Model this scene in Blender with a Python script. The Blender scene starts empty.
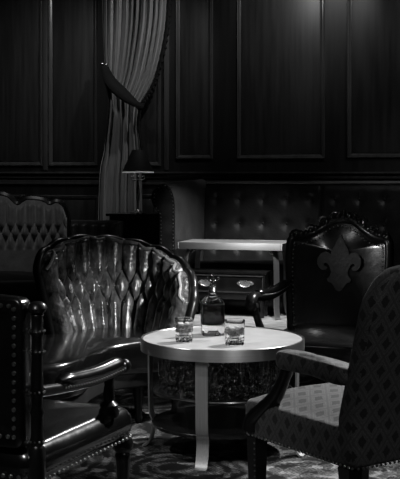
import bpy, bmesh, math, random
from mathutils import Vector, Matrix
random.seed(7)
PI = math.pi
SC = bpy.context.scene
COL = SC.collection
F, HZ, H = 1100.0, 172.0, 1.342            # focal length in px, horizon row, eye height

def at(px, py, Y):
    return Vector(((px-200)*Y/F, Y, H-(py-HZ)*Y/F))

# ---------------------------------------------------------------- room frame
TH = math.radians(16)
OX, OY = 0.07, 11.0
WX, WY = math.cos(TH), -math.sin(TH)
DX, DY = math.sin(TH), math.cos(TH)
def uof(px, v):
    k = (px-200)/F
    return (k*(OY+v*DY)-OX-v*DX)/(WX-k*WY)
def zof(py, u, v):
    return H-(py-HZ)*(OY+u*WY+v*DY)/F

# ---------------------------------------------------------------- materials
def new_mat(name):
    m = bpy.data.materials.new(name); m.use_nodes = True
    nt = m.node_tree
    return m, nt, nt.nodes['Principled BSDF']
def g(v): return (v, v, v, 1)
def nd(nt, t, **kw):
    n = nt.nodes.new(t)
    for k, v in kw.items(): setattr(n, k, v)
    return n
def math_n(nt, op, a, b=None):
    n = nd(nt, 'ShaderNodeMath', operation=op)
    for i, x in enumerate((a, b)):
        if x is None: continue
        if isinstance(x, (int, float)): n.inputs[i].default_value = x
        else: nt.links.new(x, n.inputs[i])
    return n.outputs[0]
def ramp(nt, fac, stops):
    r = nd(nt, 'ShaderNodeValToRGB')
    e = r.color_ramp.elements
    e[0].position, e[0].color = stops[0][0], g(stops[0][1])
    e[1].position, e[1].color = stops[-1][0], g(stops[-1][1])
    for p, c in stops[1:-1]:
        x = e.new(p); x.color = g(c)
    nt.links.new(fac, r.inputs[0])
    return r.outputs[0]
def noisy(name, lo, hi, scale=(20, 20, 20), rough=.5, bump=.0, bscale=None, metallic=0, coat=0, sheen=0, detail=4, spec=.5, rvar=0):
    m, nt, b = new_mat(name)
    tc = nd(nt, 'ShaderNodeTexCoord'); mp = nd(nt, 'ShaderNodeMapping')
    mp.inputs['Scale'].default_value = scale
    nt.links.new(tc.outputs['Object'], mp.inputs[0])
    n = nd(nt, 'ShaderNodeTexNoise'); n.inputs['Scale'].default_value = 1; n.inputs['Detail'].default_value = detail
    nt.links.new(mp.outputs[0], n.inputs['Vector'])
    nt.links.new(ramp(nt, n.outputs[0], [(.3, lo), (.7, hi)]), b.inputs['Base Color'])
    b.inputs['Roughness'].default_value = rough
    if rvar:
        nt.links.new(ramp(nt, n.outputs[0], [(.3, max(.05, rough-rvar)), (.7, rough+rvar)]), b.inputs['Roughness'])
    b.inputs['Metallic'].default_value = metallic
    b.inputs['Coat Weight'].default_value = coat
    b.inputs['Coat Roughness'].default_value = .15
    b.inputs['Sheen Weight'].default_value = sheen
    b.inputs['Specular IOR Level'].default_value = spec
    if bump:
        n2 = nd(nt, 'ShaderNodeTexNoise'); n2.inputs['Detail'].default_value = 3
        n2.inputs['Scale'].default_value = bscale or 60
        nt.links.new(tc.outputs['Object'], n2.inputs['Vector'])
        bp = nd(nt, 'ShaderNodeBump'); bp.inputs['Strength'].default_value = bump; bp.inputs['Distance'].default_value = .01
        nt.links.new(n2.outputs[0], bp.inputs['Height']); nt.links.new(bp.outputs[0], b.inputs['Normal'])
    return m
M = {}
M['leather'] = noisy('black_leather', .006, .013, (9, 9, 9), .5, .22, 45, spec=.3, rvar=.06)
M['glossy_leather'] = noisy('polished_black_leather', .004, .008, (9, 9, 9), .22, .12, 20, spec=.8, coat=.6, rvar=.03)
M['brown_leather'] = noisy('worn_leather', .02, .05, (5, 5, 5), .4, .25, 40, rvar=.08)
M['lit_leather'] = noisy('lightened_leather', .07, .12, (6, 6, 6), .5, .2, 40)  # paler leather: lit arm and edge highlights put into the colour
M['emblem'] = noisy('embossed_leather', .022, .045, (30, 30, 30), .45, .3, 60)
M['wood'] = noisy('dark_wood', .004, .011, (30, 30, 4), .3, coat=.15, spec=.4)
M['panel'] = noisy('wall_panelling', .006, .014, (26, 26, 1.6), .42, detail=6, spec=.4)
M['field'] = noisy('panel_veneer', .012, .028, (26, 26, 1.6), .42, detail=6, spec=.4)
M['molding'] = noisy('polished_lit_moulding', .035, .06, (20, 20, 2), .25, coat=.6)  # same wood as the panelling, base made paler for the moulding highlights
M['steel'] = noisy('brushed_steel', .5, .62, (3, 3, 260), .38, metallic=1)
_b = M['steel'].node_tree.nodes['Principled BSDF']; _b.inputs['Anisotropic'].default_value = .75; _b.inputs['Anisotropic Rotation'].default_value = .25
_t = M['steel'].node_tree.nodes.new('ShaderNodeTangent'); _t.direction_type = 'RADIAL'; _t.axis = 'Z'
M['steel'].node_tree.links.new(_t.outputs[0], _b.inputs['Tangent'])
M['band'] = noisy('brushed_band', .5, .62, (3, 3, 260), .46, metallic=1)
_b = M['band'].node_tree.nodes['Principled BSDF']; _b.inputs['Anisotropic'].default_value = .8; _b.inputs['Anisotropic Rotation'].default_value = .25
_t = M['band'].node_tree.nodes.new('ShaderNodeTangent'); _t.direction_type = 'UV_MAP'; _t.uv_map = 'UVMap'
M['band'].node_tree.links.new(_t.outputs[0], _b.inputs['Tangent'])
m, nt, b = new_mat('lamp_lining'); b.inputs['Base Color'].default_value = g(.7); b.inputs['Roughness'].default_value = .8
_tr = nt.nodes.new('ShaderNodeBsdfTranslucent'); _tr.inputs[0].default_value = g(.8); _mx = nt.nodes.new('ShaderNodeMixShader'); _mx.inputs[0].default_value = .6
nt.links.new(b.outputs[0], _mx.inputs[1]); nt.links.new(_tr.outputs[0], _mx.inputs[2]); nt.links.new(_mx.outputs[0], nt.nodes['Material Output'].inputs[0]); M['lining'] = m
M['ivory'] = noisy('pale_braid', .55, .7, (90, 90, 90), .6)
M['strap'] = noisy('satin_steel', .5, .62, (260, 260, 3), .5, metallic=1)
M['chrome'] = noisy('pale_metal', .55, .7, (60, 60, 60), .22, metallic=1)
M['nail'] = noisy('brass_nail', .6, .75, (60, 60, 60), .3, metallic=1)
M['stone'] = noisy('pale_tabletop', .36, .45, (12, 12, 12), .38, detail=8)
M['black'] = noisy('black_lacquer', .006, .01, (10, 10, 10), .12, spec=.5)
M['velvet'] = noisy('tufted_velvet', .06, .34, (26, 26, 14), .32, .8, 40, metallic=.7, sheen=.1, detail=8, spec=.6, rvar=.08)
M['velvet_trim'] = noisy('velvet_piping', .2, .3, (40, 40, 40), .5, sheen=.3)
M['grey_velvet'] = noisy('grey_velvet', .075, .125, (14, 14, 14), .6, .2, 50, sheen=.4)
M['curtain'] = noisy('curtain_cloth', .10, .17, (60, 60, 5), .38, sheen=.3, spec=.7)
M['fringe'] = noisy('dark_braid', .002, .006, (90, 90, 90), .8, .6, 90, spec=.2)
M['shade'] = noisy('black_shade', .006, .01, (40, 40, 40), .7)
M['plaster'] = noisy('ceiling_paint', .05, .06, (3, 3, 3), .8)
M['spirit'] = None
def glass(name, col=1.0, rough=0.0, ior=1.5):
    m, nt, b = new_mat(name)
    b.inputs['Base Color'].default_value = g(col)
    b.inputs['Transmission Weight'].default_value = 1
    b.inputs['Roughness'].default_value = rough
    b.inputs['IOR'].default_value = ior
    return m
M['glass'] = glass('clear_glass', .97)
M['spirit'] = glass('amber_spirit', .03, 0, 1.36)
M['drink'] = glass('pale_drink', .62, .03, 1.34); M['drink'].node_tree.nodes['Principled BSDF'].inputs['Transmission Weight'].default_value = .82
M['ice'] = noisy('ice', .4, .6, (60, 60, 60), .25)
m, nt, b = new_mat('bulb_glow'); b.inputs['Emission Color'].default_value = g(1); b.inputs['Emission Strength'].default_value = 26; b.inputs['Base Color'].default_value = g(.6); M['bulb'] = m

def fabric():
    m, nt, b = new_mat('damask_fabric')
    uv = nd(nt, 'ShaderNodeUVMap'); sp = nd(nt, 'ShaderNodeSeparateXYZ')
    nt.links.new(uv.outputs[0], sp.inputs[0])
    su = math_n(nt, 'MULTIPLY', sp.outputs[0], 1/.076); sv = math_n(nt, 'MULTIPLY', sp.outputs[1], 1/.10)
    fa = math_n(nt, 'FRACT', math_n(nt, 'ADD', su, sv)); fb = math_n(nt, 'FRACT', math_n(nt, 'SUBTRACT', su, sv))
    da = math_n(nt, 'ABSOLUTE', math_n(nt, 'SUBTRACT', fa, .5)); db = math_n(nt, 'ABSOLUTE', math_n(nt, 'SUBTRACT', fb, .5))
    d = math_n(nt, 'MAXIMUM', da, db)
    n = nd(nt, 'ShaderNodeTexNoise'); n.inputs['Scale'].default_value = 130; n.inputs['Detail'].default_value = 4
    nt.links.new(uv.outputs[0], n.inputs['Vector'])
    d = math_n(nt, 'ADD', d, math_n(nt, 'MULTIPLY', math_n(nt, 'SUBTRACT', n.outputs[0], .5), .28))
    c = ramp(nt, d, [(.0, .025), (.22, .015), (.28, .13), (.34, .06), (.38, .15), (.45, .07)])
    nt.links.new(c, b.inputs['Base Color'])
    b.inputs['Roughness'].default_value = .7; b.inputs['Sheen Weight'].default_value = .25
    bp = nd(nt, 'ShaderNodeBump'); bp.inputs['Strength'].default_value = .35; bp.inputs['Distance'].default_value = .004
    nt.links.new(c, bp.inputs['Height']); nt.links.new(bp.outputs[0], b.inputs['Normal'])
    return m
M['fabric'] = fabric()

def carpet():
    m, nt, b = new_mat('oriental_carpet')
    tc = nd(nt, 'ShaderNodeTexCoord')
    warp = nd(nt, 'ShaderNodeTexNoise'); warp.inputs['Scale'].default_value = 4; warp.inputs['Detail'].default_value = 3
    nt.links.new(tc.outputs['Object'], warp.inputs['Vector'])
    mix = nd(nt, 'ShaderNodeMix', data_type='VECTOR'); mix.inputs['Factor'].default_value = .12
    nt.links.new(tc.outputs['Object'], mix.inputs['A']); nt.links.new(warp.outputs['Color'], mix.inputs['B'])
    vec = mix.outputs['Result']
    v = nd(nt, 'ShaderNodeTexVoronoi'); v.inputs['Scale'].default_value = 2.2; nt.links.new(vec, v.inputs['Vector'])
    rings = math_n(nt, 'SINE', math_n(nt, 'MULTIPLY', v.outputs['Distance'], 52))
    v2 = nd(nt, 'ShaderNodeTexVoronoi', distance='CHEBYCHEV'); v2.inputs['Scale'].default_value = 13; nt.links.new(vec, v2.inputs['Vector'])
    sp = nd(nt, 'ShaderNodeSeparateColor'); nt.links.new(v2.outputs['Color'], sp.inputs[0])
    n = nd(nt, 'ShaderNodeTexNoise'); n.inputs['Scale'].default_value = 40; n.inputs['Detail'].default_value = 6; nt.links.new(tc.outputs['Object'], n.inputs['Vector'])
    s = math_n(nt, 'ADD', math_n(nt, 'MULTIPLY', rings, .16), math_n(nt, 'MULTIPLY', sp.outputs[0], .5))
    s = math_n(nt, 'ADD', s, math_n(nt, 'MULTIPLY', n.outputs[0], .55))
    ch = nd(nt, 'ShaderNodeTexChecker'); ch.inputs['Scale'].default_value = 90; nt.links.new(tc.outputs['Object'], ch.inputs['Vector'])
    s = math_n(nt, 'SUBTRACT', s, math_n(nt, 'MULTIPLY', ch.outputs['Fac'], .12))
    nt.links.new(ramp(nt, s, [(.28, .012), (.44, .03), (.52, .16), (.6, .04), (.68, .07), (.8, .32)]), b.inputs['Base Color'])
    b.inputs['Roughness'].default_value = .9; b.inputs['Specular IOR Level'].default_value = .15
    bp = nd(nt, 'ShaderNodeBump'); bp.inputs['Strength'].default_value = .4; bp.inputs['Distance'].default_value = .004
    nt.links.new(s, bp.inputs['Height']); nt.links.new(bp.outputs[0], b.inputs['Normal'])
    return m
M['carpet'] = carpet()

# ---------------------------------------------------------------- mesh builder
def cr(pts, n=6, closed=False):
    """Catmull-Rom through points of any dimension"""
    P = [Vector(p) for p in pts]; N = len(P); out = []
    for i in range(N if closed else N-1):
        if closed: a, b_, c, d = P[(i-1) % N], P[i], P[(i+1) % N], P[(i+2) % N]
        else: a, b_, c, d = P[max(i-1, 0)], P[i], P[i+1], P[min(i+2, N-1)]
        for k in range(n):
            t = k/n
            out.append(.5*((2*b_)+(c-a)*t+(2*a-5*b_+4*c-d)*t*t+(3*b_-a-3*c+d)*t**3))
    if not closed: out.append(P[-1])
    return out
def rrect(x0, y0, x1, y1, r, n=5, sub=6):
    """rounded rectangle outline with points along its sides"""
    c = [(x1-r, y1-r, 0), (x0+r, y1-r, 90), (x0+r, y0+r, 180), (x1-r, y0+r, 270)]
    pts = []
    for cx, cy, a in c:
        for k in range(n+1):
            t = math.radians(a+90*k/n); pts.append(Vector((cx+r*math.cos(t), cy+r*math.sin(t))))
    out = []
    for i, p in enumerate(pts):
        q = pts[(i+1) % len(pts)]; out.append(p)
        if (q-p).length > .05:
            for k in range(1, sub): out.append(p.lerp(q, k/sub))
    return out

class MB:
    def __init__(s): s.bm = bmesh.new()
    def box(s, c, size, bev=0, rz=0, seg=2, mat=None):
        t = bmesh.new(); bmesh.ops.create_cube(t, size=1)
        bmesh.ops.scale(t, vec=size, verts=t.verts)
        if bev: bmesh.ops.bevel(t, geom=t.edges[:], offset=bev, segments=seg, affect='EDGES', profile=.6)
        bmesh.ops.transform(t, matrix=(mat or Matrix.Translation(c) @ Matrix.Rotation(rz, 4, 'Z')), verts=t.verts)
        s.join(t); return s
    def join(s, t):
        me = bpy.data.meshes.new('tmp'); t.to_mesh(me); t.free(); s.bm.from_mesh(me); bpy.data.meshes.remove(me)
    def rings(s, rings, close=True, cap0=True, cap1=True):
        R = [[s.bm.verts.new(p) for p in r] for r in rings]
        n = len(R[0])
        for a, b_ in zip(R, R[1:]):
            for i in range(n if close else n-1):
                j = (i+1) % n
                s.bm.faces.new((a[i], a[j], b_[j], b_[i]))
        if cap0: s.bm.faces.new(R[0][::-1])
        if cap1: s.bm.faces.new(R[-1])
        return s
    def lathe(s, prof, at=(0, 0, 0), seg=24, mat=None, flute=0, nf=10):
        mat = mat or Matrix.Translation(at)
        rs = []
        for p in prof:
            r, z = p[0], p[1]; fl = p[2] if len(p) > 2 else 0
            rs.append([mat @ Vector(((r*(1-fl*(.5+.5*math.cos(nf*2*PI*k/seg))))*math.cos(2*PI*k/seg), (r*(1-fl*(.5+.5*math.cos(nf*2*PI*k/seg))))*math.sin(2*PI*k/seg), z)) for k in range(seg)])
        return s.rings(rs)
    def tube(s, path, r, seg=8, flat=(1, 1), closed=False):
        P = [Vector(p) for p in path]; N = len(P)
        rad = r if isinstance(r, (list, tuple)) else [r]*N
        rs = []; up = Vector((0, 0, 1)); prev = None
        for i in range(N):
            if closed: t = P[(i+1) % N]-P[i-1]
            else: t = P[min(i+1, N-1)]-P[max(i-1, 0)]
            t.normalize()
            a = t.cross(up) if prev is None else prev-t*prev.dot(t)
            if a.length < 1e-4: a = t.cross(Vector((1, 0, 0)))
            a.normalize(); b_ = t.cross(a); prev = a
            rs.append([P[i]+rad[i]*(a*math.cos(2*PI*k/seg)*flat[0]+b_*math.sin(2*PI*k/seg)*flat[1]) for k in range(seg)])
        if closed:
            rs.append(rs[0]); return s.rings(rs, cap0=False, cap1=False)
        return s.rings(rs)
    def strap(s, path, wv, th):
        """flat band swept along a path that lies in a plane perpendicular to wv"""
        P = [Vector(p) for p in path]; w = Vector(wv); N = len(P); rs = []
        for i in range(N):
            t = (P[min(i+1, N-1)]-P[max(i-1, 0)]).normalized()
            n = t.cross(w.normalized()).normalized()*th/2
            rs.append([P[i]+w/2+n, P[i]-w/2+n, P[i]-w/2-n, P[i]+w/2-n])
        return s.rings(rs)
    def ball(s, c, r, sub=1, sc=(1, 1, 1), mat=None):
        t = bmesh.new(); bmesh.ops.create_icosphere(t, subdivisions=sub, radius=r)
        bmesh.ops.scale(t, vec=sc, verts=t.verts)
        bmesh.ops.transform(t, matrix=mat or Matrix.Translation(c), verts=t.verts)
        s.join(t); return s
    def nails(s, path, step=.022, r=.0065):
        P = [Vector(p) for p in path]; acc = 0
        for a, b_ in zip(P, P[1:]):
            L = (b_-a).length
            while acc <= L:
                s.ball(a.lerp(b_, acc/max(L, 1e-6)), r); acc += step
            acc -= L
        return s
    def pad(s, outline, t0, t1, dome1=.0, dome0=.0, er=.02, f=None, nr=7, ne=4):
        """closed upholstered slab: outline (a,b), thickness t0..t1 with rounded edges and domed faces; f maps (a,b,t)"""
        f = f or (lambda a, b_, t: Vector((a, b_, t)))
        c = Vector((sum(p[0] for p in outline)/len(outline), sum(p[1] for p in outline)/len(outline)))
        O = [Vector((p[0], p[1])) for p in outline]
        def ring(inset, t, k=0):
            out = []
            for p in O:
                d = p-c; L = d.length
                q = c+d*max(.0, (1-inset/max(L, 1e-6)))*(1-k)
                out.append(f(q.x, q.y, t))
            return out
        R = []
        ks = [i/nr for i in range(nr)]
        for k in ks[::-1][:-1]: R.append(ring(er, t0-dome0*(1-(1-k)**2), k))
        for i in range(ne+1):
            a = PI/2*i/ne; R.append(ring(er*(1-math.sin(a)), t0+er*(1-math.cos(a))))
        for i in range(ne+1):
            a = PI/2*i/ne; R.append(ring(er*(1-math.cos(a)), t1-er*(1-math.sin(a))))
        for k in ks[1:]: R.append(ring(er, t1+dome1*(1-(1-k)**2), k))
        return s.rings(R)
    def sheet(s, nu, nv, f, fb):
        """closed shell between front f(i/nu,j/nv) and back fb"""
        A = [[s.bm.verts.new(f(i/nu, j/nv)) for j in range(nv+1)] for i in range(nu+1)]
        B = [[s.bm.verts.new(fb(i/nu, j/nv)) for j in range(nv+1)] for i in range(nu+1)]
        for i in range(nu):
            for j in range(nv):
                s.bm.faces.new((A[i][j], A[i+1][j], A[i+1][j+1], A[i][j+1]))
                s.bm.faces.new((B[i][j], B[i][j+1], B[i+1][j+1], B[i+1][j]))
        for i in range(nu):
            s.bm.faces.new((A[i][0], B[i][0], B[i+1][0], A[i+1][0]))
            s.bm.faces.new((A[i][nv], A[i+1][nv], B[i+1][nv], B[i][nv]))
        for j in range(nv):
            s.bm.faces.new((A[0][j], A[0][j+1], B[0][j+1], B[0][j]))
            s.bm.faces.new((A[nu][j], B[nu][j], B[nu][j+1], A[nu][j+1]))
        return s
    def prism(s, pts, f, t0, t1):
        a = [s.bm.verts.new(f(p[0], p[1], t0)) for p in pts]; b_ = [s.bm.verts.new(f(p[0], p[1], t1)) for p in pts]
        n = len(pts)
        s.bm.faces.new(a[::-1]); s.bm.faces.new(b_)
        for i in range(n):
            j = (i+1) % n; s.bm.faces.new((a[i], a[j], b_[j], b_[i]))
        return s
    def build(s, name, mat, parent=None, off=None, sharp=40, flat=False):
        bm = s.bm
        if off is not None: bmesh.ops.translate(bm, vec=Vector(off), verts=bm.verts)
        bmesh.ops.recalc_face_normals(bm, faces=bm.faces)
        uvl = bm.loops.layers.uv.new('UVMap')
        for fc in bm.faces:
            n = fc.normal; ax = max(range(3), key=lambda i: abs(n[i]))
            i, j = [(1, 2), (0, 2), (0, 1)][ax]
            for l in fc.loops: l[uvl].uv = (l.vert.co[i], l.vert.co[j])
            fc.smooth = not flat
        me = bpy.data.meshes.new(name); bm.to_mesh(me); bm.free()
        if not flat: me.set_sharp_from_angle(angle=math.radians(sharp))
        me.materials.append(M[mat] if isinstance(mat, str) else mat)
        o = bpy.data.objects.new(name, me); COL.objects.link(o)
        if parent is not None: o.parent = parent
        return o

def thing(name, label, cat, loc=(0, 0, 0), rz=0, group=None):
    o = bpy.data.objects.new(name, None); COL.objects.link(o); o.empty_display_size = .1
    o.location = loc; o.rotation_euler = (0, 0, rz); o['label'] = label; o['category'] = cat
    if group: o['group'] = group
    return o
def room(name, label, cat, u=0, v=0, z=0, group=None):
    return thing(name, label, cat, (OX+u*WX+v*DX, OY+u*WY+v*DY, z), -TH, group)
def struct(mb, name, mat):
    o = mb.build(name, mat); o.location = (OX, OY, 0); o.rotation_euler = (0, 0, -TH); o['kind'] = 'structure'
    return o
def dup(root, loc, rz, label=None):
    r = root.copy(); COL.objects.link(r); r.location = loc; r.rotation_euler = (0, 0, rz)
    if label: r['label'] = label
    for ch in list(root.children):
        c = ch.copy(); COL.objects.link(c); c.parent = r
        for q in ch.children:
            d = q.copy(); COL.objects.link(d); d.parent = c
    return r

# ================================================================ SETTING
VW = .25                                   # wall face
U0, U1, V0, ZC = -3.6, 4.8, -12.6, 3.7
struct(MB().box(((U0+U1)/2, (V0+VW)/2, -.05), (U1-U0+.4, VW-V0+.4, .1)), 'floor', 'carpet')
struct(MB().box(((U0+U1)/2, (V0+VW)/2, ZC+.05), (U1-U0+.4, VW-V0+.4, .1)), 'ceiling', 'plaster')
struct(MB().box(((U0+U1)/2, VW+.08, ZC/2), (U1-U0, .16, ZC)), 'wall_back', 'panel')
struct(MB().box((U0-.08, (V0+VW)/2, ZC/2), (.16, VW-V0, ZC)), 'wall_left', 'panel')
struct(MB().box((U1+.08, (V0+VW)/2, ZC/2), (.16, VW-V0, ZC)), 'wall_right', 'panel')
struct(MB().box(((U0+U1)/2, V0-.08, ZC/2), (U1-U0, .16, ZC)), 'wall_front', 'panel')
tn = [0]
def trim(mb, mat='molding'):
    tn[0] += 1
    return struct(mb, 'trim_%d' % tn[0], mat)
def frame(x0, x1, y0, y1, z0=None, z1=None):
    """a raised panel moulding on the back wall between image columns"""
    a, c = uof(x0, VW), uof(x1, VW)
    za = z0 if z0 is not None else zof(y1, (a+c)/2, VW); zb = z1 if z1 is not None else zof(y0, (a+c)/2, VW)
    mb = MB()
    prof = [(0, 0), (.0, .016), (.008, .026), (.016, .02), (.022, .022), (.034, .010), (.044, .004), (.044, 0)]
    rs = []
    for (cx, cz, sx, sz) in ((a, za, 1, 1), (c, za, -1, 1), (c, zb, -1, -1), (a, zb, 1, -1)):
        rs.append([Vector((cx+sx*p, VW-q, cz+sz*p)) for p, q in prof])
    rs.append(rs[0])
    mb.rings(rs, close=False, cap0=False, cap1=False)
    trim(mb)
    trim(MB().box(((a+c)/2, VW-.003, (za+zb)/2), (c-a-.10, .012, zb-za-.10), .005), 'field')   # the raised field inside
ZT = 3.5
frame(-28, 43, 0, 166, z1=ZT)
frame(49, 98, 0, 166, z1=ZT)
frame(112, 161, 0, 166, z1=ZT)
frame(176, 213, 0, 159, z1=ZT)
frame(237, 325, 0, 159, z1=ZT)
frame(347, 436, 0, 158, z1=ZT)
frame(10, 100, 195, 232)
frame(111, 158, 194, 222)
# dado rail, its upper and lower fillets and the skirting
trim(MB().box(((U0+U1)/2, VW-.02, 1.30), (U1-U0, .04, .05), .01).box(((U0+U1)/2, VW-.035, 1.335), (U1-U0, .07, .02), .006)
     .box(((U0+U1)/2, VW-.012, 1.235), (U1-U0, .024, .05), .008))
bs = MB().box(((U0+U1)/2, VW-.015, .09), (U1-U0, .03, .18), .008)
o = struct(bs, 'baseboard_back', 'molding')
# stiles between the left and right halves of the panelling
for px in (46, 167):
    u = uof(px, VW); trim(MB().box((u, VW-.012, (1.36+ZC)/2), (.055, .024, ZC-1.36), .008))

M['floor_sheet'] = noisy('pale_floor_sheet', .3, .75, (9, 30, 9), .9, .5, 60, detail=8, spec=.1)
floor_sheet = MB().pad(rrect(-.5, -.75, .62, .35, .02), 0, .012, 0, 0, .004, nr=3).build('floor_sheet', 'floor_sheet')  # stands for a pale stretch of floor left unidentified
floor_sheet.location = (OX+.47*WX-.95*DX, OY+.47*WY-.95*DY, .0005); floor_sheet.rotation_euler = (0, 0, -TH)
floor_sheet['label'] = 'pale flat sheet on the floor under the rectangular table'; floor_sheet['category'] = 'floor_sheet'
# ================================================================ CURTAIN
def W(px, py, v):
    u = uof(px, v); return Vector((OX+u*WX+v*DX, OY+u*WY+v*DY, zof(py, u, v)))
cu = thing('curtain', 'grey gathered curtain swept aside by a dark tieback above the table lamp', 'curtain', W(135, 0, .1)*1.0)
cu.location.z = 0
coff = -Vector(cu.location)
Lp = cr([(102, -110, 0), (102, -20, 0), (103, 30, 0), (105, 68, 0)], 10)
Rp = cr([(172, -110, 0), (169, -20, 0), (166, 30, 0), (155, 78, 0), (141, 104, 0)], 10)
def samp(P, t):
    x = t*(len(P)-1); i = min(int(x), len(P)-2); return P[i].lerp(P[i+1], x-i)
def fold(s, t, n=12, amp=.035):
    a = 2*PI*(n*s+.45*math.sin(5*s+1)+.2*math.sin(13*s))+.35*math.sin(3*t+7*s)
    return amp*(math.sin(a)+.4*math.sin(2.3*a+1.3)+.5*math.sin(.31*a))*(.75+.35*math.sin(9*s+2))
def up_f(s, t, back=0):
    a, b_ = samp(Lp, t), samp(Rp, t); p = a.lerp(b_, s)
    y = p.y+5*math.sin(PI*s)*t**2        # sag over the tieback
    bulge = .05*math.sin(PI*s)*(1-.3*t)
    return W(p.x, y, .12-bulge-fold(s, t, 12, .045*(1-.45*t))+back)
Lt = cr([(105, 68, 0), (109, 100, 0), (104, 150, 0), (99, 186, 0), (97, 330, 0)], 8)
Rt = cr([(141, 104, 0), (138, 125, 0), (141, 150, 0), (142, 190, 0), (143, 330, 0)], 8)
def dn_f(s, t, back=0):
    a, b_ = samp(Lt, t), samp(Rt, t); p = a.lerp(b_, s)
    y = p.y+5*math.sin(PI*s)*(1-t)**3
    return W(p.x, y, .1-fold(s, t, 6, .04)+back)
mb = MB()
mb.sheet(120, 40, up_f, lambda s, t: up_f(s, t, .012))
mb.sheet(90, 30, dn_f, lambda s, t: dn_f(s, t, .012))
mb.build('drape', 'curtain', cu, coff, sharp=80)
mb = MB()
fr = [up_f(1, t/60)+Vector((.012, -.03, 0)) for t in range(61)]
mb.tube(fr, [.02+.004*math.sin(i*2.1) for i in range(61)], 8)
for i, p in enumerate(fr):
    if i % 2: mb.ball(p+Vector((.014, -.01, -.012)), .016, 1, (1, 1, 1.5))
fr2 = [dn_f(1, t/40)+Vector((.01, -.03, 0)) for t in range(0, 24)]
mb.tube(fr2, [.014+.004*math.sin(i*2.1) for i in range(24)], 8)
mb.build('fringe', 'fringe', cu, coff)
tb = thing('curtain_tieback', 'dark braided tieback looped round the grey curtain', 'tieback', cu.location)
path = cr([W(104, 67, .10), W(111, 82, -.04), W(124, 95, -.09), W(136, 104, -.10), W(142, 107, -.04)], 8)
MB().tube(path, [.04+.035*math.sin(PI*min(1, i/24)) for i in range(len(path))], 10, (1, .7)).ball(W(140, 107, -.07), .035, 2).build('braid', 'fringe', tb, coff)
mb = MB(); p = W(104, 66, .1)
q = W(104, 66, .26)
mb.tube([q, p], .012, 8)
mb.ball(W(102, 64, .08), .022, 2).ball(W(106, 65, .08), .022, 2)
mb.build('hook', 'chrome', tb, coff)

# ================================================================ TUFTING
def tuft(a, z, w, rows, dz):
    """padding height 0..1 of deep buttoning: diamonds between the button rows, channels above and below. rows = (lowest button z, highest button z)"""
    lo, hi = rows
    nrow = round((hi-lo)/dz)
    zz = min(max(z, lo), hi); k = (zz-lo)/dz
    sa = a/w-k/2; sb = a/w+k/2
    h1 = abs(math.sin(PI*sa)*math.sin(PI*sb))**.45
    if z > hi:
        h2 = abs(math.sin(PI*(a/w+nrow/2)))**.5; t = min(1, (z-hi)/(dz*.8)); return h1*(1-t)+h2*t if t < 1 else h2
    if z < lo:
        h2 = abs(math.sin(PI*(a/w)))**.5; t = min(1, (lo-z)/(dz*.8)); return h1*(1-t)+h2*t if t < 1 else h2
    return h1
def buttons(a0, a1, w, rows, dz):
    lo, hi = rows; n = round((hi-lo)/dz); out = []
    for j in range(n+1):
        i = math.ceil((a0+w*.3)/w)
        x = (i+.5*(j % 2))*w if False else None
        k = math.floor(a0/w)-1
        while k*w < a1+w:
            x = (k+.5*(j % 2))*w
            if a0+w*.25 < x < a1-w*.25: out.append((x, lo+j*dz))
            k += 1
    return out

# ================================================================ BANQUETTE
bq = room('banquette', 'long dark leather buttoned banquette against the panelled back wall', 'banquette')
BL = 2.9; gu, gz0, gz1, gw = .115, .84, 1.08, .236
def bq_f(s, t):
    u = BL*s; z = .42+(1.24-.42)*t; d = 0
    for zr in (.60, gz0, gz1):
        du = (u-gu+gw/2) % gw-gw/2
        d += math.exp(-(du*du+(z-zr)**2)/.0018)*.03+.012*math.exp(-abs(du)/.03)*math.exp(-((z-zr)/.09)**2)
    d += .03*math.exp(-((u-1.16)/.012)**2)
    e = .04*(max(0, (t-.9)/.1))**2
    return Vector((u, -.02-.07*(1-t)+d*.7+e-.03, z))
MB().sheet(210, 50, bq_f, lambda s, t: Vector((BL*s, VW-.03, .42+.82*t))).build('backrest', 'leather', bq, sharp=60)
MB().tube([(0, -.035, 1.24), (BL, -.035, 1.24)], .015, 8).build('piping', 'lit_leather', bq)  # highlight along the top edge put into its paler colour
for zr in (gz0, gz1):
    k = 0
    while gu+gw*k < BL-.1:
        p = bq_f((gu+gw*k)/BL, (zr-.42)/.82)
        MB().ball(p+Vector((0, -.008, 0)), .011, 2, (1, .6, 1)).build('button', 'leather', bq); k += 1
MB().pad(rrect(-.04, -.42, BL, .02, .03), .16, .47, .03, 0, .05).build('seat', 'leather', bq)
MB().box((BL/2, -.18, .08), (BL+.02, .36, .16), .01).build('plinth', 'wood', bq)
# rolled arm at its left end: outline from the front, swept back to the wall
s_ = 10.15/F
ol = [(176.5, 345), (176.5, 205), (175, 195), (171, 187), (165, 183.5), (158, 185), (152, 191), (150.5, 199), (153.5, 206), (158.5, 211), (160, 220), (160, 345)]
def ac(px, py, dz=0): return Vector(((px-177)*s_-.055, max(.002, H-(py-HZ)*s_+dz)))
olp = [ac(*p) for p in ol]
ols = olp[:1]+[Vector((p.x, p.y)) for p in cr([(q.x, q.y, 0) for q in olp[1:-1]], 4)]+olp[-1:]
mb = MB(); rs = []
for k in range(9):
    v = -.88+k*(.88+VW-.04)/8; fl = .05*(1-min(1, (v+.88)/.88))
    ins = .012 if k == 0 else 0
    c_ = Vector((-.12, .7))
    rs.append([Vector((p.x*1+.055-fl-(ins*(1 if p.x > -.12 else -1)), v, p.y-(ins if p.y > 1.1 else 0)+.03*max(0, v+.88)*(1 if p.y > .9 else 0))) for p in ols])
mb.rings(rs)
arm_o = mb.build('arm', 'lit_leather', bq, sharp=50)  # light on the arm put into its paler leather
fp = [ac(*p) for p in ol]
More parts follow.
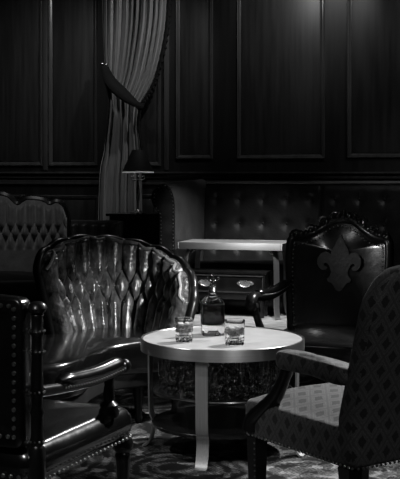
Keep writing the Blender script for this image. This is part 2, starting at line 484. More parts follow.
MB().prism([((p.x+.12)*.93-.12, p.y-.008) for p in ols], lambda a, b_, t: Vector((a, t, b_)), -.895, -.875).build('arm_facing', 'leather', bq)
ins_ = [Vector((-.12+(p.x+.12)*.78, -.898, p.y-.02)) for p in ols]
MB().nails(ins_, .034, .0075).build('nail_trim', 'nail', bq)

# ================================================================ RECTANGULAR TABLE before the banquette
dt = room('dining_table', 'pale-topped rectangular table with curled strap legs before the banquette', 'table', .47, -.69, .0128)
TW, TD, TZ = .98, .50, .685
MB().box((0, 0, TZ-.008), (TW-.03, TD-.03, .016), .002).build('tabletop', 'stone', dt)
mb = MB()
for sx in (-1, 1): mb.box((sx*(TW/2-.0075), 0, TZ-.030), (.015, TD, .062), .003)
for sy in (-1, 1): mb.box((0, sy*(TD/2-.0075), TZ-.030), (TW-.031, .015, .062), .003)
mb.build('rim', 'band', dt)
for sx in (-1, 1):
    for sy in (-1, 1):
        inw = Vector((-sx, -sy, 0)).normalized(); c0 = Vector((sx*(TW/2-.06), sy*(TD/2-.05), 0)); wv = Vector((-inw.y, inw.x, 0))*.055
        pts = [(.06, .585), (.078, .603), (.065, .621), (.04, .614), (.018, .575), (.006, .48), (0, .3), (.002, .12), (-.012, .03), (-.026, .004)]
        MB().strap(cr([c0+inw*a+Vector((0, 0, b_)) for a, b_ in pts], 5), wv, .008).build('leg', 'strap', dt)
MB().box((0, 0, .646), (TW-.05, TD-.05, .03)).build('underside', 'black', dt)

# ================================================================ LOW CHEST under that table
lc = room('low_chest', 'low dark wooden chest with two ornate drawer handles under the rectangular table', 'chest', .42, -.75, .0128)
CW, CD = .76, .22
MB().box((0, 0, .285), (CW-.03, CD-.02, .24), .006).build('body', 'wood', lc)
MB().box((0, 0, .41), (CW, CD, .024), .008).build('top', 'wood', lc)
dr = MB().box((0, -CD/2+.004, .31), (CW-.1, .02, .135), .006).build('drawer', 'wood', lc)
fm = MB()
fm.box((0, -CD/2-.01, .383), (CW-.06, .012, .012), .003).box((0, -CD/2-.004, .235), (CW-.06, .012, .012), .003)
fm.box((CW/2-.035, -CD/2-.004, .31), (.012, .012, .15), .003).box((-CW/2+.035, -CD/2-.004, .31), (.012, .012, .15), .003)
fm.build('drawer_bead', 'molding', lc)
for sx in (-.185, .185):
    h = MB()
    pl = [(0, .028), (.02, .022), (.045, .026), (.07, .014), (.08, 0), (.066, -.012), (.045, -.016), (.022, -.022), (0, -.03)]
    pl = pl+[(-a, b_) for a, b_ in pl[::-1][1:-1]]
    h.prism([(p[0], p[1]) for p in pl], lambda a, b_, t: Vector((sx+a, t, .315+b_)), -CD/2-.006, -CD/2-.014)
    h.build('handle_plate', 'strap', dr); h = MB()
    h.tube(cr([(sx-.05, -CD/2-.014, .318), (sx-.045, -CD/2-.03, .30), (sx, -CD/2-.034, .287), (sx+.045, -CD/2-.03, .30), (sx+.05, -CD/2-.014, .318)], 5), .006, 6)
    h.ball((sx, -CD/2-.016, .335), .012, 2).ball((sx-.05, -CD/2-.018, .32), .01, 2).ball((sx+.05, -CD/2-.018, .32), .01, 2)
    h.build('handle', 'chrome', dr)
for sx in (-1, 1):
    for sy in (-1, 1):
        MB().lathe([(.018, 0), (.026, .03), (.018, .07), (.024, .12), (.024, .17)], (sx*(CW/2-.05), sy*(CD/2-.04), 0), 12).build('foot', 'wood', lc)

# ================================================================ SIDE CABINET + LAMP
cu0 = uof(138, -.45)
sc_ = room('side_cabinet', 'black side cabinet beside the banquette arm, under the lamp', 'cabinet', cu0-.02, -.45)
zc = zof(213, cu0, -.45)
MB().box((0, 0, zc/2), (.40, .42, zc-.04), .006).build('body', 'wood', sc_)
MB().box((0, 0, zc-.0125), (.46, .46, .025), .008).build('top', 'black', sc_)
for sx in (-1, 1):
    d_ = MB().box((sx*.096, -.214, zc/2+.02), (.18, .018, zc-.2), .006).build('door', 'wood', sc_)
    MB().ball((sx*.02, -.232, zc*.6), .012, 2).build('knob', 'chrome', d_)
lp = room('table_lamp', 'small table lamp with a black tapered shade on the side cabinet', 'lamp', cu0, -.45, zc+.0005)
zb = zof(171.3, cu0, -.45)-zc; zt_ = zof(150, cu0, -.45)-zc
MB().lathe([(.0, 0), (.075, 0), (.08, .006), (.06, .014), (.03, .02), (.018, .035), (.0, .036)], (0, 0, 0), 24).build('base', 'chrome', lp)
MB().lathe([(.011, .03), (.009, .08), (.016, .13), (.021, .19), (.016, .24), (.009, .28), (.012, .30), (.009, .36)], (0, 0, 0), 14).build('stem', 'chrome', lp)
sh = MB()
R0, R1, T_ = .152, .058, .004
sh.rings([[Vector((r*math.cos(2*PI*k/40), r*math.sin(2*PI*k/40), z)) for k in range(40)] for r, z in
          ((R0, zb), (R1, zt_), (R1-T_, zt_), (R0-T_, zb), (R0, zb))], cap0=False, cap1=False)
so = sh.build('shade', 'shade', lp, sharp=30)
ln = MB()
ln.rings([[Vector((r*math.cos(2*PI*k/40), r*math.sin(2*PI*k/40), z)) for k in range(40)] for r, z in
          ((R0-T_-.001, zb-.016), (R0+.001, zb-.016), (R0+.001, zb-.001), (R0-T_-.001, zb-.001), (R0-T_-.001, zb-.016))], cap0=False, cap1=False)
ln.build('shade_rim', 'lining', so, sharp=30)
mb = MB()
for k in range(4):
    a = k*PI/2+.4; ca, sa = math.cos(a), math.sin(a)
    mb.tube(cr([(0, 0, zb-.07), (.03*ca, .03*sa, zb-.09), (.065*ca, .065*sa, zb-.07), (.06*ca, .06*sa, zb-.045), (.04*ca, .04*sa, zb-.055)], 5), .006, 6)
mb.build('scroll', 'chrome', lp)
MB().ball((0, 0, zb+.03), .026, 2, (1, 1, 1.2)).build('bulb', 'bulb', lp)
MB().lathe([(.008, zb-.08), (.012, zb-.02), (.012, zb+.03)], (0, 0, 0), 10).tube([(-R1, 0, zt_-.012), (R1, 0, zt_-.012)], .003, 6).tube([(0, 0, zb+.03), (0, 0, zt_-.012)], .003, 6).build('socket', 'chrome', lp)

# ================================================================ SETTEE in the left background
st = thing('settee', 'grey tufted velvet settee with a scalloped wooden crest at the left', 'settee', (-1.75, 9.55, 0), math.radians(4))
ex = lambda px: (px-200)*9.6/F+1.75
SZ = lambda py: H-(py-HZ)*9.6/F
crest = cr([(-.95, 0, SZ(205)), (-.55, 0, SZ(196)), (ex(-15), 0, SZ(203)), (ex(-2), 0, SZ(196)), (ex(8), 0, SZ(197)), (ex(18), 0, SZ(205)), (ex(28), 0, SZ(200)), (ex(42), 0, SZ(201)), (ex(50), 0, SZ(205)), (ex(57), 0, SZ(203)), (ex(63), 0, SZ(207)), (ex(67), 0, SZ(218))], 8)
def ch_(x):
    for a, b_ in zip(crest, crest[1:]):
        if a.x <= x <= b_.x: return a.z+(b_.z-a.z)*(x-a.x)/max(1e-6, b_.x-a.x)
    return crest[-1].z if x > crest[-1].x else crest[0].z
XA, XB = -.95, ex(67.5)
tw, tr, tdz = .08, (.75, .91), .08
def se_f(s, t, pad_=1):
    x = XA+(XB-XA)*s; zt = ch_(x); z = .40+(zt-.40)*t
    e = (1-max(0, (t-.93)/.07)**2)*(1-max(0, (s-.98)/.02)**2)
    return Vector((x, -.05-.09*(1-t)-.07*pad_*(tuft(x, z, tw, tr, tdz)*min(1, max(0, (z-.68)/.04))+.75*(1-min(1, max(0, (z-.68)/.04))))*e-.03*e, z))
MB().sheet(200, 60, se_f, lambda s, t: Vector((XA+(XB-XA)*s, .06, .40+(ch_(XA+(XB-XA)*s)-.40)*t))).build('backrest', 'grey_velvet', st, sharp=70)
MB().tube([Vector((p.x, 0, p.z+.012)) for p in crest]+[Vector((XB+.012, 0, SZ(235))), Vector((XB+.005, 0, .42))], .032, 8, (1, 1)).build('crest_rail', 'wood', st)
for x, z in buttons(XA, XB-.02, tw, tr, tdz):
    t = (z-.40)/(ch_(x)-.40); p = se_f((x-XA)/(XB-XA), t)
    if x > -.3: MB().ball(p+Vector((0, -.008, 0)), .011, 1, (1, .6, 1)).build('button', 'grey_velvet', st)
MB().pad(rrect(XA, -.66, XB, -.04, .05), .30, .47, .04, 0, .05).build('seat', 'leather', st)
MB().box(((XA+XB)/2, -.33, .25), (XB-XA-.02, .6, .1), .012).build('seat_rail', 'wood', st)
for x in (XA+.1, XB-.1):
    for y in (-.6, -.02):
        MB().lathe([(.018, 0), (.024, .03), (.018, .06), (.034, .17), (.03, .22)], (x, y, 0), 12).build('leg', 'wood', st)

# low sofa behind it
u0 = uof(95, -.95)
ls = room('low_sofa', 'low dark leather sofa with a channelled back, partly behind the tufted settee', 'sofa', u0, -.95)
zt2 = zof(221, u0, -.95)
def ls_f(s, t):
    x = -.30+.56*s; z = .40+(zt2-.40)*t; e = (1-max(0, (t-.92)/.08)**2)
    return Vector((x, -.06-.035*abs(math.sin(PI*(x+.04)/.1))**.5*e-.03*e, z))
MB().sheet(80, 24, ls_f, lambda s, t: Vector((-.30+.56*s, .07, .40+(zt2-.40)*t))).build('backrest', 'brown_leather', ls, sharp=60)
MB().tube([(-.30, -.05, zt2), (.255, -.05, zt2), (.262, -.05, zt2-.02), (.262, -.05, .42)], .011, 8).build('piping', 'lit_leather', ls)  # bright edge of the back put into the colour
MB().pad(rrect(-.30, -.5, .26, -.04, .04), .2, .45, .03, 0, .04).build('seat', 'leather', ls)
MB().box((-.02, -.2, .1), (.54, .5, .2), .01).build('plinth', 'wood', ls)

# ================================================================ COCKTAIL TABLE
TX, TY, TZ1, TR = .108, 5.3, .547, .394
ct = thing('cocktail_table', 'round pale-topped cocktail table with a broad steel rim and strap legs', 'table', (TX, TY, 0))
MB().lathe([(0, TZ1-.02), (TR-.012, TZ1-.02), (TR-.012, TZ1-.004), (0, TZ1-.004)][::-1], (0, 0, 0), 72).build('tabletop', 'stone', ct, sharp=30)
mb = MB()
mb.rings([[Vector((r*math.cos(2*PI*k/96), r*math.sin(2*PI*k/96), z)) for k in range(96)] for r, z in
          ((TR, TZ1-.056), (TR+.001, TZ1-.03), (TR, TZ1-.002), (TR-.002, TZ1), (TR-.008, TZ1), (TR-.011, TZ1-.004), (TR-.014, TZ1-.056), (TR, TZ1-.056))], cap0=False, cap1=False)
mb.build('rim', 'steel', ct, sharp=30)
MB().lathe([(0, TZ1-.056), (TR-.03, TZ1-.056), (TR-.03, TZ1-.021), (0, TZ1-.021)], (0, 0, 0), 64).build('underside', 'black', ct)
for k in range(4):
    a = -TH+k*PI/2-PI/2
    ca, sa = math.cos(a), math.sin(a)
    pr = [(.366, TZ1-.056), (.366, .4), (.364, .24), (.360, .165), (.349, .135), (.346, .11), (.352, .07), (.364, .03), (.378, .01), (.398, .004)]
    MB().strap(cr([(r*ca, r*sa, z) for r, z in pr], 5), Vector((-sa, ca, 0))*.057, .008).build('leg', 'strap', ct)
ZS, ZL = .305, .150
for nm, z, r, th in (('glass_shelf', ZS, .335, .014), ('lower_shelf', ZL, .338, .018)):
    sh_ = MB().lathe([(0, z-th), (r-.004, z-th), (r, z-th+.004), (r, z-.004), (r-.004, z), (0, z)], (0, 0, 0), 64).build(nm, 'black', ct, sharp=30)
    if z == ZS:
        MB().tube([((r+.002)*math.cos(2*PI*k/64), (r+.002)*math.sin(2*PI*k/64), z-.007) for k in range(64)], .005, 6, closed=True).build('shelf_band', 'wood', sh_)

# glasses on the table
def tumbler(name, label, r, h, fill, loc, rz=0, group=None, seg=32, flat=False):
    t = thing(name, label, 'glass', loc, rz, group)
    b0 = h*.27
    prof = [(0, 0), (r*.86, 0), (r*.9, .004), (r*.9, .012, .14), (r*.93, h*.12, .14), (r*.93, h*.22, .02), (r*.93, h*.32, .14), (r*.94, h*.42, .1), (r*.97, h*.5), (r, h-.002), (r-.0015, h), (r-.003, h-.002), (r*.97-.0035, h*.5), (r*.9-.003, b0+.006), (r*.8, b0), (0, b0)]
    MB().lathe(prof, (0, 0, 0), seg, nf=seg/2).build('glass_body', 'glass', t, sharp=18, flat=flat)
    if fill:
        rr = r*.965-.003
        MB().lathe([(0, b0+.0004), (r*.79, b0+.0004), (r*.9-.0035, b0+.007), (rr, h*.5), (rr+.0012, h*fill), (0, h*fill)], (0, 0, 0), 32).build('drink', 'drink', t, sharp=30)
        for k, (x, y, a) in enumerate(((-.016, -.006, .3), (.018, .004, .9))):
            MB().box((0, 0, 0), (.026, .026, .026), .004, mat=Matrix.Translation((x, y, h*fill-.006)) @ Matrix.Rotation(a, 4, 'Z') @ Matrix.Rotation(.3, 4, 'X')).build('ice_cube', 'ice', t)
    return t
tumbler('whisky_tumbler', 'left cut-glass tumbler of drink on the round table', .0435, .112, .74, (-.075, 5.175, TZ1-.0035))
tumbler('whisky_tumbler', 'right cut-glass tumbler of drink on the round table, nearest its front edge', .048, .116, .66, (.16, 5.085, TZ1-.0035), .2)
# decanter
dc = thing('decanter', 'square-shouldered decanter of dark spirit with an ornate stopper on the round table', 'decanter', (.062, 5.4, TZ1-.0035), .12)
def sq(r, z, p=5.0, n=40):
    out = []
    for k in range(n):
        a = 2*PI*k/n; c, s = math.cos(a), math.sin(a)
        d = (abs(c)**p+abs(s)**p)**(-1/p); out.append(Vector((r*d*c, r*d*s, z)))
    return out
hw = .056
MB().rings([sq(hw*.94, 0), sq(hw, .006), sq(hw, .03), sq(hw, .155), sq(hw*.96, .163), sq(hw*.72, .182, 3.5), sq(hw*.5, .192, 2.4), sq(.019, .196, 2), sq(.017, .204, 2), sq(.0165, .232, 2), sq(.02, .236, 2), sq(.02, .24, 2),
            sq(.012, .24, 2), sq(.012, .2, 2), sq(hw*.45, .188, 2.4), sq(hw*.68, .176, 3.5), sq(hw*.88, .158), sq(hw*.89, .062), sq(hw*.8, .052)]).build('glass_body', 'glass', dc, sharp=30)
MB().rings([sq(hw*.795, .0525), sq(hw*.894, .062), sq(hw*.895, .15), sq(hw*.2, .1505)]).build('spirit', 'spirit', dc, sharp=30)
MB().lathe([(.0205, .2), (.022, .204), (.022, .216), (.02, .222), (.0175, .23), (.0175, .243), (.0, .244)], (0, 0, 0), 20).build('collar', 'chrome', dc)
sp_ = MB().lathe([(.014, .243), (.016, .248), (.009, .256), (.008, .262), (.013, .27), (.009, .279), (.006, .284), (.011, .291), (.006, .299), (.0, .3)], (0, 0, 0), 16)
for sx in (-1, 1):
    sp_.tube(cr([(0, 0, .268), (sx*.014, 0, .266), (sx*.026, 0, .272), (sx*.03, 0, .28)], 4), .006, 8).ball((sx*.027, 0, .277), .0095, 2)
sp_.build('stopper', 'black', dc)
# glassware on the shelf
proto = None; gg = 0
for ring_, n, ph in ((.275, 14, .1), (.15, 7, .3)):
    for k in range(n):
        a = 2*PI*k/n+ph
        if any(abs((a-(-TH+j*PI/2-PI/2)+PI) % (2*PI)-PI) < .0 for j in range(4)): continue
        loc = (TX+ring_*math.cos(a), TY+ring_*math.sin(a), ZS+.0005)
        if proto is None:
            proto = tumbler('crystal_glass', 'cut crystal glass on the dark shelf under the round tabletop', .036, .13, 0, loc, 0, 'crystal glasses on the shelf of the round table', 16, True)
        else: dup(proto, loc, random.random())

# ================================================================ PATTERNED ARMCHAIR (right, from behind)
aA = math.atan2(.55, .835)
ca_ = thing('armchair', 'armchair in diamond-patterned fabric with nailhead trim seen from behind at the right', 'armchair', (.607, 4.262, 0), aA)
MB().pad(rrect(-.31, -.30, .31, .325, .035), .30, .445, .075, 0, .025, nr=10).build('seat', 'fabric', ca_, sharp=60)
rake = lambda z: -.02*max(0, z-.3)-.26*max(0, z-.48)
bo = [(-.31, .30), (.31, .30)]
bo = []
outl = rrect(-.31, .30, .31, 1.03, .035, 6, 10)
top = []
for p in outl:
    x, z = p
    if z > .86:                                  # big rounded shoulders and a slight arch
        k = (z-.86)/.17
        x *= 1-.22*k**2.5; z = z-.045*(abs(x)/.31)**2.5*k
    top.append((x, z))
MB().pad(top, .235, .325, .02, .025, .03, f=lambda a, b_, t: Vector((a, -t+rake(b_)-0*.0, b_)), nr=8).build('backrest', 'fabric', ca_, sharp=60)
for sx in (-1, 1):
    def fa(a, b_, t, sx=sx): return Vector((sx*(.285+a), b_, t+.012-.05*max(0, -.05-b_)**1.2))
    MB().pad(rrect(-.043, -.31, .043, .115, .042, 6, 6), .588, .655, .008, 0, .028, f=fa).build('arm', 'fabric', ca_, sharp=60)
    MB().tube(cr([(sx*.285, .07, .60), (sx*.285, .095, .55), (sx*.288, .15, .47), (sx*.29, .225, .41), (sx*.29, .27, .37), (sx*.29, .28, .33)], 5), [.026]*4+[.024+.001*i for i in range(22)], 10).build('arm_support', 'wood', ca_)
    for sy, n in ((.28, 'front'), (-.27, 'rear')):
        mb = MB(); back = sy < 0
        mb.rings([[Vector((sx*.272+dx*w, sy+dy*w+(.08*(z-.3) if back else 0), z)) for dx, dy in ((-1, -1), (1, -1), (1, 1), (-1, 1))] for z, w in ((0, .021), (.02, .022), (.3, .03))])
        lg = mb.build('leg', 'wood', ca_)
        if not back:
            MB().nails([(sx*.303, sy-.024, .28), (sx*.295, sy-.018, .02)], .022, .0045).build('nail_trim', 'nail', lg)
nz = .312
nt_ = MB()
nt_.nails([(-.312, -.31, nz), (-.312, .29, nz), (-.285, .324, nz), (.285, .324, nz), (.312, .29, nz), (.312, -.31, nz)], .021, .0058)
nt_.build('nail_trim', 'nail', ca_); nt_ = MB()
nt_.nails([(-.312, -.33, nz), (-.29, -.345, nz), (.29, -.345, nz), (.312, -.33, nz)], .021, .0058)
nt_.build('nail_trim', 'nail', ca_)

# ================================================================ FLEUR CHAIR (right of the round table, facing it)
aB = math.atan2(.38, -.925)
cb = thing('carved_armchair', 'carved dark wood armchair with a fleur-de-lis on its leather back', 'armchair', (.705, 6.17, 0), aB)
rB = lambda z: -.29-.13*max(0, z-.42)
half = [(.275, .40), (.287, .6), (.298, .8), (.298, .90), (.288, .945), (.24, .955), (.19, .97), (.13, 1.005), (.07, 1.045), (0, 1.062)]
full = [(-a, b_) for a, b_ in half]+[(a, b_) for a, b_ in half[::-1][1:]]
cp = [(p.x, p.y) for p in cr([(a, b_, 0) for a, b_ in full], 4)]
def fB(a, b_, t): return Vector((a, rB(b_)+t+.10*(abs(a)/.3)**2.2-.03, b_))
MB().pad([(a*.955, b_-.012 if b_ > .5 else b_) for a, b_ in cp], -.02, .03, .035, .02, .015, f=fB, nr=8).build('backrest', 'glossy_leather', cb, sharp=60)
MB().tube([fB(a, b_, .0) for a, b_ in cp], .024, 10, (1, 1.1)).build('back_frame', 'wood', cb)
mb = MB()
for i, (a, b_) in enumerate(cp):
    if b_ > .92 and i % 2 == 0:
        mb.ball(fB(a, b_+.018, .012), .017+.004*math.sin(i*1.7), 2, (1, .9, 1.2))
for sx in (-1, 1):
    for c0, z0, r0 in ((.05, 1.075, .03), (.115, 1.05, .03), (.19, 1.005, .028), (.265, .975, .026)):
        pts = [fB(sx*(c0+r0*(1-k/14)*math.cos(k*.62)), z0+r0*(1-k/14)*math.sin(k*.62), .012) for k in range(13)]
        mb.tube(pts, [.009*(1-.4*k/12) for k in range(13)], 7)
for k, (a, b_) in enumerate(((0, 1.1), (-.028, 1.085), (.028, 1.085), (0, 1.07))): mb.ball(fB(a, b_, .014), .018, 2, (.8, .8, 1.3))
mb.build('crest_carving', 'wood', cb)
inner = [fB(a*.9, b_-.035 if b_ > .5 else b_+.03, .052) for a, b_ in cp]
MB().nails(inner, .026, .005).build('nail_trim', 'nail', cb)
hf = [(0, 1), (.045, .93), (.10, .82), (.155, .72), (.17, .65), (.20, .68), (.27, .70), (.34, .665), (.39, .59), (.40, .50), (.365, .42), (.31, .375), (.25, .375), (.225, .41), (.245, .44), (.285, .455), (.27, .495), (.23, .50), (.19, .46), (.165, .40), (.15, .34), (.17, .27), (.22, .22), (.20, .165), (.14, .145), (.10, .09), (.05, .02), (0, 0)]
hfull = hf+[(-a, b_) for a, b_ in hf[::-1][1:-1]]
EH = .325
MB().prism([(a*EH*1.02, (.645+b_*EH)) for a, b_ in hfull], fB, .046, .074).build('emblem', 'emblem', cb, sharp=30)
MB().pad(rrect(-.30, -.29, .30, .29, .05), .30, .43, .045, 0, .03, nr=9).build('seat', 'glossy_leather', cb, sharp=60)
MB().box((0, 0, .28), (.57, .55, .07), .012).build('seat_rail', 'wood', cb)
MB().nails([(-.302, -.25, .312), (-.302, .25, .312), (-.26, .292, .312), (.26, .292, .312), (.302, .25, .312), (.302, -.25, .312)], .024, .0055).build('nail_trim', 'nail', cb)
for sx in (-1, 1):
    ap = cr([(sx*.295, rB(.67)+.07, .69), (sx*.31, -.15, .655), (sx*.33, -.03, .635), (sx*.34, .12, .64), (sx*.345, .2, .65)], 6)
    MB().tube(ap, .024, 10, (1.1, 1)).tube(cr([(sx*.345, .19, .65), (sx*.345, .25, .65), (sx*.345, .28, .625), (sx*.345, .265, .595), (sx*.345, .235, .60)], 5), .027, 10, (1.2, 1)).build('arm', 'wood', cb)
    MB().tube([p+Vector((0, 0, .022)) for p in ap[3:22]], [.018]+[.031]*17+[.018], 12, (1, .75)).build('arm_pad', 'glossy_leather', cb)
    for q in (-1, 1): MB().nails([p+Vector((q*.03, 0, .012)) for p in ap[3:22]], .02, .0045).build('nail_trim', 'nail', cb)
    MB().tube(cr([(sx*.345, .22, .625), (sx*.342, .215, .57), (sx*.33, .19, .5), (sx*.305, .19, .42), (sx*.29, .21, .33)], 5), [.03]*3+[.021]*8+[.024]*10, 10).build('arm_support', 'wood', cb)
    for sy in (1, -1):
        y0 = .25*sy
        MB().tube(cr([(sx*.26, y0, .31), (sx*.285, y0+sy*.02, .24), (sx*.27, y0+sy*.01, .14), (sx*.255, y0-sy*0, .06), (sx*.265, y0+sy*.025, .012)], 5), [.036]*5+[.034-.001*i for i in range(16)], 10).build('leg', 'wood', cb)

# ================================================================ CURVED SETTEE with tufted back (left of the round table)
cc = thing('curved_settee', 'curved settee with a deep-buttoned velvet back and black leather seat', 'settee', (-.62, 5.85, 0))
coff = Vector((.62, -5.85, 0))
bp = cr([(-.755, 6.06, 0), (-.725, 6.18, 0), (-.62, 6.31, 0), (-.48, 6.36, 0), (-.34, 6.33, 0), (-.23, 6.24, 0), (-.16, 6.11, 0), (-.135, 5.98, 0)], 16)
LL = [0]
for a, b_ in zip(bp, bp[1:]): LL.append(LL[-1]+(b_-a).length)
LT = LL[-1]
def bpt(l):
    l = min(max(l, 0), LT)
    for i in range(len(bp)-1):
        if LL[i+1] >= l:
            k = (l-LL[i])/max(1e-9, LL[i+1]-LL[i]); p = bp[i].lerp(bp[i+1], k)
            j0, j1 = max(i-3, 0), min(i+4, len(bp)-1)
            t = (bp[j1]-bp[j0]).normalized(); return p, Vector((t.y, -t.x, 0))
hs = cr([(0, .80, 0), (.06, .87, 0), (.15, .92, 0), (.28, .945, 0), (.42, .935, 0), (.56, .90, 0), (.68, .855, 0), (.80, .79, 0), (.90, .72, 0), (1, .62, 0)], 8)
def hc(s):
    for a, b_ in zip(hs, hs[1:]):
        if a.x <= s <= b_.x: return a.y+(b_.y-a.y)*(s-a.x)/max(1e-9, b_.x-a.x)
    return hs[-1].y
cw, crw, cdz = .078, (.575, .785), .105
def flare(s): return .095+.02*(1-s)**3
def lean(z):
    k = min(1, max(0, (z-.40)/.42)); return .5*k+.5*(k*(2-k))
def crestz(s): return hc(s)+.014*abs(math.sin(PI*(s*LT/cw/1.5)))
def cc_f(s, t):
    p, n = bpt(s*LT); zt = crestz(s); z = .40+(zt-.40)*t
    out = flare(s)*lean(z)
    b_ = min(1, max(0, (s-.83)/.06)); c_ = min(1, max(0, (.07-s)/.05))
    ang = math.atan2(z-.60, (s-.80)*LT+.001)
    tf = tuft(s*LT, z, cw, crw, cdz); tf = tf*(1-b_)+(.62+.22*abs(math.sin(4.5*ang)))*b_; tf = tf*(1-c_)+.7*c_
    e = (1-.4*max(0, (t-.985)/.015)**2)*(1-max(0, (s-.97)/.03)**2)*(1-max(0, (.03-s)/.03)**2)
    # n points to the inside of the curve (towards the sitter)
    return p-n*out+n*(.015+.06*tf*e)+Vector((0, 0, z))
def cc_b(s, t):
    p, n = bpt(s*LT); zt = crestz(s); z = .30+(zt-.30)*t
    return p-n*(flare(s)*lean(z)+.035)+Vector((0, 0, z))
MB().sheet(300, 70, cc_f, cc_b).build('backrest', 'velvet', cc, coff, sharp=75)
pts = [cc_f(i/120, 1)+Vector((0, 0, .004)) for i in range(121)]
MB().tube(pts, .009, 8).build('piping', 'velvet_trim', cc, coff)
pts = [cc_b(i/120, 1)+Vector((0, 0, -.004)) for i in range(121)]
MB().tube([cc_b(0, .0), cc_b(0, .5)]+pts+[cc_b(1, .5), cc_b(1, 0)], .026, 10).build('crest_rail', 'wood', cc, coff)
for x, z in buttons(0, LT, cw, crw, cdz):
    if not .07 < x/LT < .86: continue
    s = x/LT; t = (z-.40)/(crestz(s)-.40)
    if t < .93:
        p, n = bpt(x); MB().ball(cc_f(s, t)+n*.006, .011, 2).build('button', 'velvet', cc, coff)
so_ = cr([(-.82, 6.2, 0), (-.64, 6.37, 0), (-.48, 6.42, 0), (-.32, 6.38, 0), (-.16, 6.26, 0), (-.075, 6.06, 0), (-.13, 5.93, 0), (-.29, 5.84, 0), (-.46, 5.70, 0), (-.54, 5.48, 0), (-.57, 5.28, 0), (-.68, 5.12, 0), (-.9, 5.07, 0), (-1.06, 5.2, 0), (-1.1, 5.5, 0), (-1.02, 5.85, 0), (-.9, 6.08, 0)], 6, True)
so_ = [(p.x, p.y) for p in so_]
MB().pad(so_, .27, .445, .018, 0, .04, nr=9).build('seat', 'glossy_leather', cc, coff, sharp=60)
cen = Vector((sum(p[0] for p in so_)/len(so_), sum(p[1] for p in so_)/len(so_)))
ri = [(cen.x+(p[0]-cen.x)*.90, cen.y+(p[1]-cen.y)*.90) for p in so_]
MB().pad(ri, .20, .275, 0, 0, .01, nr=4).build('seat_rail', 'shade', cc, coff)
for x, y in ((-.33, 5.9), (-.14, 6.1), (-.7, 6.28), (-.66, 5.2), (-1.0, 5.3), (-.98, 5.8)):
    MB().lathe([(.016, 0), (.022, .02), (.018, .05), (.032, .17), (.03, .21)], (x, y, 0), 14).build('leg', 'wood', cc, coff)

# ================================================================ NAILED ARMCHAIR (near left, from behind)
aD = -math.atan2(.39, .92)
cd = thing('nailed_armchair', 'black leather armchair with turned posts and nailhead trim at the near left', 'armchair', (-.690, 4.10, 0), aD)
def post(x, y):
    prof = [(.024, 0), (.03, .03), (.024, .06), (.026, .28), (.034, .3), (.034, .43), (.025, .44), (.032, .455), (.026, .47), (.0245, .53), (.0245, .535), (.031, .55), (.024, .565), (.023, .6), (.033, .615), (.025, .635), (.024, .70), (.023, .74), (.029, .75), (.023, .76), (.0225, .80), (.033, .815), (.024, .83), (.023, .86), (.028, .87), (.02, .88)]
    p = MB().lathe([(r*.8, z) for r, z in prof], (x, y, 0), 20).build('post', 'wood', cd, sharp=50)
    MB().lathe([(.016, .875), (.028, .88), (.034, .892), (.029, .906), (.016, .914), (0, .917)], (x, y, 0), 20, flute=.1).build('finial', 'wood', p)
    for zz in (.818, .617, .455, .75): MB().nails([(x+.0255*math.cos(2*PI*k/10), y+.0255*math.sin(2*PI*k/10), zz) for k in range(11)], .0155, .0042).build('bead_ring', 'nail', p)
for sx in (-1, 1): post(sx*.325, -.375)
MB().pad(rrect(-.29, .43, .29, .925, .03, 5, 8), -.04, .03, .03, .01, .015, f=lambda a, b_, t: Vector((a, -.375+t, b_+.02*(1-(a/.29)**2)*(b_-.43)))).build('backrest', 'glossy_leather', cd, sharp=60)
nz_ = MB(); yb = -.417
nz_.nails([(.262, yb, .47), (.262, yb, .90), (-.262, yb, .905), (-.262, yb, .47), (.262, yb, .47)], .03, .0086)
nz_.build('nail_trim', 'nail', cd)
MB().nails([(.30, -.402, .335), (-.30, -.402, .335)], .03, .0086).build('nail_trim', 'nail', cd)
MB().pad(rrect(-.325, -.40, .325, .375, .06, 6, 8), .30, .43, .02, 0, .065, nr=10, ne=7).build('seat', 'glossy_leather', cd, sharp=60)
MB().nails([(.328, -.33, .318), (.328, .315, .318), (.27, .377, .318), (-.27, .377, .318), (-.328, .315, .318), (-.328, -.33, .318)], .03, .0068).build('nail_trim', 'nail', cd)
for sx in (-1, 1):
    ap = cr([(sx*.325, -.355, .615), (sx*.325, -.2, .60), (sx*.325, 0, .588), (sx*.325, .15, .592), (sx*.325, .25, .60)], 5)
    MB().tube(ap, .02, 10).ball((sx*.325, .26, .60), .027, 2).build('arm', 'wood', cd)
    MB().tube([p+Vector((0, 0, .022)) for p in ap[4:19]], [.014]+[.03]*13+[.014], 12, (1.1, .9)).build('arm_pad', 'glossy_leather', cd)
    MB().nails([p+Vector((sx*.03, 0, .004)) for p in ap[4:19]], .0185, .0045).build('nail_trim', 'nail', cd)
    MB().lathe([(.036, .42), (.04, .44), (.032, .455), (.036, .465), (.02, .48), (.023, .5), (.017, .54), (.02, .56), (.024, .58), (.02, .6)], (sx*.30, .18, 0), 18).build('arm_post', 'wood', cd, sharp=50)
    MB().lathe([(.016, 0), (.02, .015), (.016, .04), (.019, .06, .15), (.03, .22, .15), (.032, .24), (.026, .25), (.04, .265), (.042, .28), (.034, .305)], (sx*.285, .325, 0), 30, nf=10).build('leg', 'wood', cd, sharp=50)

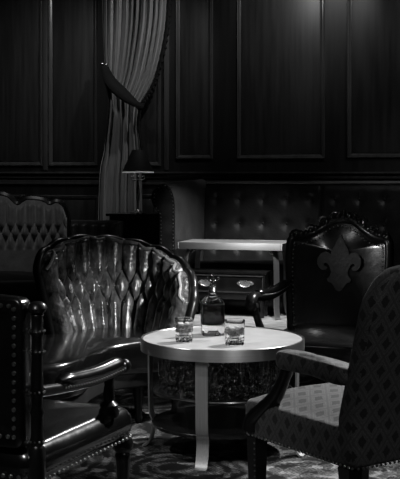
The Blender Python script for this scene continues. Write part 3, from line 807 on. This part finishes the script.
# ================================================================ LIGHT
def spot(loc, tgt, e, ang, blend=.4, r=.05):
    l = bpy.data.lights.new('unseen_spot', 'SPOT'); l.energy = e; l.spot_size = math.radians(ang); l.spot_blend = blend; l.shadow_soft_size = r
    o = bpy.data.objects.new('unseen_spot', l); COL.objects.link(o); o.location = loc
    o.rotation_euler = (Vector(tgt)-Vector(loc)).to_track_quat('-Z', 'Y').to_euler()
def area(loc, tgt, e, sx, sy):
    l = bpy.data.lights.new('ceiling_glow', 'AREA'); l.energy = e; l.shape = 'RECTANGLE'; l.size = sx; l.size_y = sy
    o = bpy.data.objects.new('ceiling_glow', l); COL.objects.link(o); o.location = loc
    o.rotation_euler = (Vector(tgt)-Vector(loc)).to_track_quat('-Z', 'Y').to_euler()
spot((2.05, 6.55, 3.6), (-.1, 4.9, .45), 900, 42, .35, .09)     # key over the round table
spot((.9, 7.7, 3.6), (.45, 10.0, .4), 380, 34, .6)              # over the rectangular table
spot((-.75, 7.7, 3.6), (.3, 10.0, .6), 420, 24, .7)  # added spot, brightens the front of that table's rim
spot((.9, 9.6, 3.6), (.85, 11.1, 2.8), 60, 80, 1)               # wall washers
spot((2.8, 9.0, 3.6), (2.4, 10.8, 2.8), 72, 80, 1)
spot((.1, 10.0, 3.62), (-.72, 11.1, 2.5), 80, 70, 1)
spot((-1.3, 9.6, 3.6), (-1.9, 11.5, 1.9), 70, 80, 1)
spot((-1.1, 7.7, 3.6), (-1.7, 9.6, .9), 75, 36, 1)              # added, brightens the settee
spot((-.2, 8.1, 3.6), (-.45, 6.45, .95), 30, 26, 1)             # added backlight for the curved settee's piping
spot((2.0, 3.4, 1.75), (-.42, 6.35, .50), 620, 13, 1, .05)      # added unseen spot low on the right, highlights the curved settee
spot((.95, 1.9, 3.6), (.1, 5.2, .4), 280, 18, .8, .1)           # added for highlights on the front of the round table's rim
spot((-2.3, 4.6, 3.6), (.05, 5.2, .45), 320, 14, .8, .1)  # added spot for the left highlight on the same rim
spot((.55, 8.8, 3.6), (-.42, 4.1, .43), 120, 9, .9, .05)        # added for the bright streak on the near-left seat
spot((2.1, 7.9, 3.6), (2.0, 10.5, 1.0), 75, 34, 1)              # added, brightens the right end of the banquette
spot((-.5, 3.4, 3.6), (.85, 6.4, .85), 45, 22, .8, .08)  # added for glints on the carved armchair's crest
spot((-2.3, 5.2, 1.95), (1.03, 6.32, .85), 95, 10, .9, .08)  # added low spot for the streak on the carved armchair's back
spot((1.5, 1.2, 3.6), (.8, 4.0, .75), 62, 34, .8, .12)  # added fill for the patterned armchair's back
spot((-1.3, 1.2, 3.6), (-.8, 3.8, .6), 140, 34, .8, .05)  # added for glints on the near-left chair's nailheads
w = bpy.data.worlds.new('World'); SC.world = w; w.use_nodes = True
w.node_tree.nodes['Background'].inputs[0].default_value = g(.01); w.node_tree.nodes['Background'].inputs[1].default_value = .2

# ================================================================ CAMERA
cam = bpy.data.cameras.new('camera'); co = bpy.data.objects.new('camera', cam); COL.objects.link(co)
co.location = (0, 0, H); co.rotation_euler = (PI/2, 0, 0)
cam.sensor_fit = 'HORIZONTAL'; cam.sensor_width = 36; cam.lens = 36*F/400
cam.shift_y = -(239.5-HZ)/400; cam.clip_start = .05; cam.clip_end = 60
SC.camera = co
vs = SC.view_settings
vs.view_transform = 'Standard'; vs.look = 'None'; vs.gamma = 1; vs.use_curve_mapping = False; vs.exposure = 0
